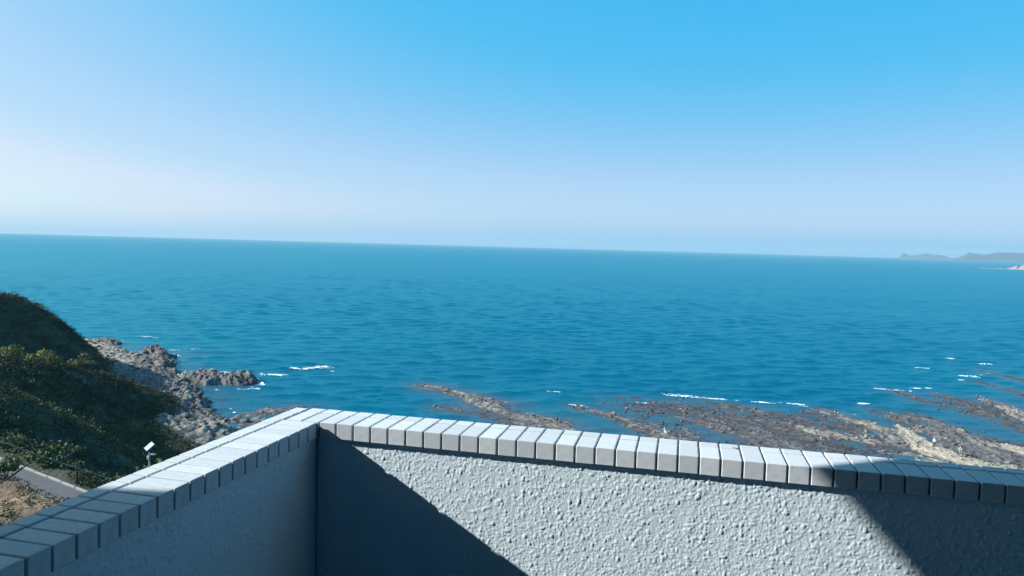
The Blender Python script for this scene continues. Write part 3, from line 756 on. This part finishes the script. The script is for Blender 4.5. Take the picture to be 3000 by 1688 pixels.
# ------------------------------------------------------------------ people on the reef
def skin_mesh(name, joints, edges, mat, parent, root):
    names = list(joints)
    me = bpy.data.meshes.new(name)
    me.from_pydata([joints[n][:3] for n in names], [(names.index(a), names.index(b)) for a, b in edges], [])
    o = obj(name, me, parent)
    md = o.modifiers.new('skin', 'SKIN'); md.use_smooth_shade = True
    for i, n in enumerate(names):
        rr_ = joints[n][3]; me.skin_vertices[0].data[i].radius = (rr_, rr_)
        me.skin_vertices[0].data[i].use_root = (n == root)
    o.modifiers.new('sub', 'SUBSURF').levels = 1
    o.modifiers['sub'].render_levels = 1
    me.materials.append(mat)
    return o
def person(x, y, rz, pose, shirt, trousers, label, hat=None):
    z = float(max(0.0, reef_eval(np.array([x]), np.array([y]))[0][0]))
    root = empty('person', (x, y, z), rz)
    if pose == 'bend':
        J = dict(pel=(0, -.10, .88, .13), wai=(0, .06, 1.04, .12), che=(0, .26, 1.18, .14), nec=(0, .38, 1.28, .06), hea=(0, .46, 1.36, .095),
                 shl=(-.19, .30, 1.20, .06), ell=(-.22, .38, .94, .045), hal=(-.16, .46, .72, .035), shr=(.19, .30, 1.20, .06), elr=(.22, .42, .95, .045), har=(.14, .52, .74, .035),
                 hil=(-.10, -.08, .82, .10), knl=(-.13, .04, .47, .065), anl=(-.14, -.02, .08, .045), tol=(-.15, .14, .04, .04), hir=(.10, -.08, .82, .10), knr=(.15, .08, .47, .065), anr=(.16, .0, .08, .045), tor=(.17, .16, .04, .04))
    elif pose == 'crouch':
        J = dict(pel=(0, -.18, .34, .14), wai=(0, -.10, .54, .12), che=(0, .06, .76, .14), nec=(0, .14, .90, .06), hea=(0, .20, 1.01, .095),
                 shl=(-.19, .06, .78, .06), ell=(-.24, .22, .58, .045), hal=(-.12, .40, .42, .035), shr=(.19, .06, .78, .06), elr=(.24, .22, .58, .045), har=(.10, .42, .40, .035),
                 hil=(-.11, -.16, .32, .10), knl=(-.17, .22, .46, .065), anl=(-.15, .02, .08, .045), tol=(-.16, .18, .04, .04), hir=(.11, -.16, .32, .10), knr=(.17, .22, .46, .065), anr=(.15, .02, .08, .045), tor=(.16, .18, .04, .04))
    else:
        w = .16 if pose == 'walk' else .02
        J = dict(pel=(0, 0, .92, .13), wai=(0, .02, 1.08, .12), che=(0, .03, 1.30, .14), nec=(0, .04, 1.47, .055), hea=(0, .07, 1.61, .10),
                 shl=(-.19, .02, 1.38, .06), ell=(-.25, -.03 - w * .5, 1.10, .045), hal=(-.24, .06, .86, .035), shr=(.19, .02, 1.38, .06), elr=(.25, .0 + w * .5, 1.10, .045), har=(.22, .14, .88, .035),
                 hil=(-.10, 0, .86, .10), knl=(-.12, .05 + w, .48, .065), anl=(-.13, w, .08, .045), tol=(-.14, .16 + w, .04, .04), hir=(.10, 0, .86, .10), knr=(.13, .03 - w * .3, .48, .065), anr=(.15, -.04 - w, .08, .045), tor=(.16, .12 - w, .04, .04))
    E_ = [('pel', 'wai'), ('wai', 'che'), ('che', 'nec'), ('nec', 'hea'), ('che', 'shl'), ('shl', 'ell'), ('ell', 'hal'), ('che', 'shr'), ('shr', 'elr'), ('elr', 'har'),
          ('pel', 'hil'), ('hil', 'knl'), ('knl', 'anl'), ('anl', 'tol'), ('pel', 'hir'), ('hir', 'knr'), ('knr', 'anr'), ('anr', 'tor')]
    skin_mesh('body', J, E_, M['skin'], root, 'pel')
    up = {k: (*J[k][:3], J[k][3] + .022) for k in ('pel', 'wai', 'che', 'shl', 'ell', 'shr', 'elr')}
    skin_mesh('shirt', up, [e for e in E_ if e[0] in up and e[1] in up], shirt, root, 'pel')
    lo = {k: (*J[k][:3], J[k][3] + .02) for k in ('pel', 'hil', 'knl', 'anl', 'hir', 'knr', 'anr')}
    skin_mesh('trousers', lo, [e for e in E_ if e[0] in lo and e[1] in lo], trousers, root, 'pel')
    h = J['hea']
    bm = bmesh.new(); bmesh.ops.create_uvsphere(bm, u_segments=12, v_segments=8, radius=.118)
    bmesh.ops.delete(bm, geom=[v for v in bm.verts if v.co.z < -.02 and v.co.y > -.02], context='VERTS')
    for v in bm.verts: v.co += Vector((h[0], h[1] - .01, h[2] + .015))
    obj('hair' if not hat else 'hat', bm_mesh('hair', bm, hat or M['hair'], True), root)
    for s in (-1, 1):
        bm = bmesh.new(); bmesh.ops.create_uvsphere(bm, u_segments=6, v_segments=4, radius=.014)
        for v in bm.verts: v.co += Vector((h[0] + s * .035, h[1] + .088, h[2] + .01))
        obj('eye', bm_mesh('eye', bm, M['hair'], True), root)
    tag(root, label, 'person', 'people on the reef')
person(44.0, 140.7, 2.4, 'stand', M['shirt_white'], M['cloth_black'], 'person in a white top and black trousers standing on the pale rocks', M['shirt_white'])
person(46.8, 136.5, 2.7, 'bend', M['shirt_pale'], M['cloth_grey'], 'person in pale grey clothes bending over the pale rocks at the right', M['shirt_pale'])
person(0.3, 131.2, -1.2, 'walk', M['cloth_navy'], M['cloth_grey'], 'person in dark navy clothes walking just above the parapet coping')
person(-2.4, 134.6, 1.2, 'crouch', M['shirt_white'], M['shirt_pale'], 'person in white crouching at the edge of the brown reef', M['shirt_pale'])

#==PARAPET==
# ------------------------------------------------------------------ balcony parapet
X0, Y0, ZT = -1.2574, 2.3355, CAM_Z - 0.6483          # inner corner, top of the coping
P = 0.066                                             # tile spacing
PL = 0.0618
JT = 0.0062
FACE = 0.058
parapet = empty('balcony_parapet', (X0, Y0, ZT - 1.10))
tag(parapet, 'white stucco balcony parapet with a two-row tiled coping meeting at a corner', 'parapet')
pz = 1.10                                             # coping top in the parapet's own frame
def lump_field(lu, lv, step, seed, dens):
    nu, nv = int(lu / step) + 1, int(lv / step) + 1
    H = np.zeros((nv, nu), np.float32)
    r = np.random.default_rng(seed)
    uu = np.arange(nu) * step; vv = np.arange(nv) * step
    UU, VV = np.meshgrid(uu, vv)
    clump = fbm(UU * 22, VV * 22, seed, 3)
    H += (0.0014 * (fbm(UU * 85, VV * 85, seed + 1, 3) - .4)).astype(np.float32)
    n = int(lu * lv * dens)
    cu = r.uniform(0, lu, n); cv = r.uniform(0, lv, n)
    rad = np.clip(r.lognormal(math.log(0.0024), 0.45, n), .0016, .0078)
    for i in range(n):
        ci = clump[min(nv - 1, int(cv[i] / step)), min(nu - 1, int(cu[i] / step))]
        if ci < 0.40 and r.random() < 0.6: continue
        q = rad[i]; k = int(q * 1.5 / step) + 1
        a, b = int(cu[i] / step), int(cv[i] / step)
        i0, i1, j0, j1 = max(0, b - k), min(nv, b + k + 1), max(0, a - k), min(nu, a + k + 1)
        ex = r.uniform(.75, 1.3)
        d2 = ((UU[i0:i1, j0:j1] - cu[i]) * ex) ** 2 + ((VV[i0:i1, j0:j1] - cv[i]) / ex) ** 2
        hgt = q * r.uniform(.14, .34)
        bumpv = np.where(d2 < q * q, hgt * np.sqrt(np.maximum(0, 1 - d2 / (q * q))), 0)
        H[i0:i1, j0:j1] = np.maximum(H[i0:i1, j0:j1], bumpv + 0.25 * H[i0:i1, j0:j1])
    return UU, VV, H
OVER = 0.0135
def wall_mesh(name, U, V, H, axis, core):
    # sheet: u along the wall, v downwards from the coping underside
    if axis == 'x':   # right hand wall, faces -y
        Pp = np.stack([U - 0.005, OVER - H, pz - 0.045 - V], -1)
    else:             # left hand wall, faces +x
        Pp = np.stack([-OVER + H, -U + 0.03, pz - 0.045 - V], -1)
    nv, nu = U.shape
    F = grid_faces(nv, nu)
    if axis != 'x': F = F[:, ::-1]
    vs = Pp.reshape(-1, 3)
    lo, hi = core
    bv = np.array([(a, b, c) for a in (lo[0], hi[0]) for b in (lo[1], hi[1]) for c in (lo[2], hi[2])])
    bf = np.array([(0, 1, 3, 2), (4, 6, 7, 5), (0, 4, 5, 1), (2, 3, 7, 6), (0, 2, 6, 4), (1, 5, 7, 3)]) + len(vs)
    return mesh_np(name, np.r_[vs, bv], np.r_[F, bf], M['stucco'], True)
RX1, LY1 = 3.40, 2.60                                  # wall lengths
U, V, H = lump_field(3.40, 0.52, 0.0021, 21, 62000)
wr_ = obj('stucco_wall', wall_mesh('stucco_wall', U, V, H, 'x', ((-0.175, OVER + .004, 0.0), (RX1, 0.178, pz - 0.052))), parapet)
U, V, H = lump_field(LY1, 0.56, 0.0032, 22, 30000)
wl_ = obj('stucco_wall', wall_mesh('stucco_wall', U, V, H, 'y', ((-0.178, -LY1, 0.0), (-OVER - .004, OVER + .002, pz - 0.0535))), parapet)
# mortar beds, set back from the tile faces
bm = bmesh.new(); add_box(bm, (-0.183, 0.0072, pz - 0.0545), (RX1, 0.1825, pz - 0.0056)); obj('mortar_bed', bm_mesh('mortar_bed', bm, M['mortar']), wr_)
bm = bmesh.new(); add_box(bm, (-0.1825, -LY1, pz - 0.0550), (-0.0072, 0.0068, pz - 0.0061)); obj('mortar_bed', bm_mesh('mortar_bed', bm, M['mortar']), wl_)
def tile_mesh(lx, ly):
    bm = bmesh.new(); add_box(bm, (-lx / 2, -ly / 2, -FACE), (lx / 2, ly / 2, 0), 0.0024, 2)
    return bm_mesh('coping_tile', bm, M['tile'], False)
IN, OUT = 0.1300, 0.1395                               # inner tile depth, start of the outer row
W = 0.190
tr_in = tile_mesh(P - JT, IN); tr_out = tile_mesh(P - JT, W - OUT)
tl_in = tile_mesh(IN, PL - JT); tl_out = tile_mesh(W - OUT, PL - JT)
def put_tile(me, x, y, par):
    o = obj('coping_tile', me, par)
    o.location = (x, y, pz + random.uniform(-.0006, .0006))
    o.rotation_euler = (random.uniform(-.004, .004), random.uniform(-.004, .004), random.uniform(-.006, .006))
off = 0.0035
k = -2
while (k + 1) * P + off < RX1:
    xc = (k + .5) * P + off
    put_tile(tr_in, xc, IN / 2, wr_)
    put_tile(tr_out, xc, (OUT + W) / 2, wr_)
    k += 1
yj = 0.190 - 0.004
row = 0
yy_ = -0.0045 - 0.004
while yy_ - PL > -LY1:
    put_tile(tl_in, -IN / 2, yy_ - PL / 2, wl_); yy_ -= PL
yy_ = -0.0045 - 0.004 + PL * 3 + 0.006
while yy_ - PL > -LY1:
    put_tile(tl_out, -(OUT + W) / 2, yy_ - PL / 2, wl_); yy_ -= PL
# a rusty stain by one joint of the coping
bm = bmesh.new(); rs = random.Random(4)
for i in range(7):
    cx_, cy_ = rs.gauss(0, .006), rs.gauss(0, .003)
    bmesh.ops.create_icosphere(bm, subdivisions=1, radius=rs.uniform(.0025, .0055), matrix=Matrix.Translation((cx_, cy_, 0)) @ Matrix.Diagonal((1, .7, .3, 1)))
st = obj('rust_stain', bm_mesh('rust_stain', bm, M['rust']), wr_); st.location = (1.435, OUT + .004, pz + .0006)

# ------------------------------------------------------------------ the hotel the balcony belongs to (behind the viewer)
hotel = empty('hotel_building', (0, -2.0, 15.6))
tag(hotel, 'hotel facade behind the balcony, blue put in to tint the shade, with an added shade slab overhead', 'building')
hz = lambda z: z - 15.6
def hb(name, lo, hi, mat, parent=hotel):
    bm = bmesh.new(); add_box(bm, (lo[0], lo[1] + 2.0, hz(lo[2])), (hi[0], hi[1] + 2.0, hz(hi[2]))); return obj(name, bm_mesh(name, bm, mat), parent)
fl = ZT - 1.10
hb('facade_wall', (-5.2, -9.0, 14.0), (4.6, -2.0, CAM_Z + 1.545), M['facade_tint'])
hb('balcony_floor', (X0 - .17, -2.0, fl - .22), (X0 + RX1 - .02, Y0 + .17, fl - .002), M['floor'])
hb('shade_partition', (X0 + RX1 + .004, -2.0, fl - .22), (X0 + RX1 + .16, Y0 + .10, CAM_Z + 1.545), M['facade_tint'])  # added out of view to darken the balcony recess
wd = hb('window', (-1.1, -1.998, fl + .05), (1.2, -1.94, fl + 2.1), M['frame'])
hb('pane', (-1.03, -1.95, fl + .12), (0.02, -1.93, fl + 2.03), M['glass'], wd); hb('pane', (0.08, -1.95, fl + .12), (1.13, -1.93, fl + 2.03), M['glass'], wd)
# unseen slab added overhead, outline shaped to shade the parapet and cut skylight
SH_ = 2.2; kx, ky = SH_ / 0.59, SH_ * 0.31 / 0.59
pl = [(-3.4 - kx, 1.129 - ky), (-0.633 - kx, 1.627 - ky), (1.55 - kx, 3.133 - ky), (1.60 - kx, 3.2), (4.6, 3.2), (4.6, -9.0), (-3.4 - kx, -9.0)]
bm = bmesh.new()
zb = ZT + SH_
lo_ = [bm.verts.new((x, y + 2.0, hz(zb))) for x, y in pl]; hi_ = [bm.verts.new((x, y + 2.0, hz(zb + .25))) for x, y in pl]
bm.faces.new(lo_[::-1]); bm.faces.new(hi_)
for i in range(len(pl)): bm.faces.new((lo_[i], lo_[(i + 1) % len(pl)], hi_[(i + 1) % len(pl)], hi_[i]))
obj('shade_slab', bm_mesh('shade_slab', bm, M['added_slab']), hotel)

#==HAZE==
# ------------------------------------------------------------------ sea air
bm = bmesh.new(); add_box(bm, (-24000, -1500, -4), (24000, 24500, 225))
t = NT('haze_air'); t.n.remove(t.b)
pv_ = t.n.new('ShaderNodeVolumePrincipled')
pv_.inputs['Color'].default_value = (0.47, 0.62, 0.70, 1)
pv_.inputs['Density'].default_value = 5.0e-5
pv_.inputs['Anisotropy'].default_value = 0.0
t.l.new(pv_.outputs[0], t.n['Material Output'].inputs['Volume'])
tag(obj('haze', bm_mesh('haze', bm, t.m)), 'pale sea air fading the far coast', 'haze', kind='stuff')
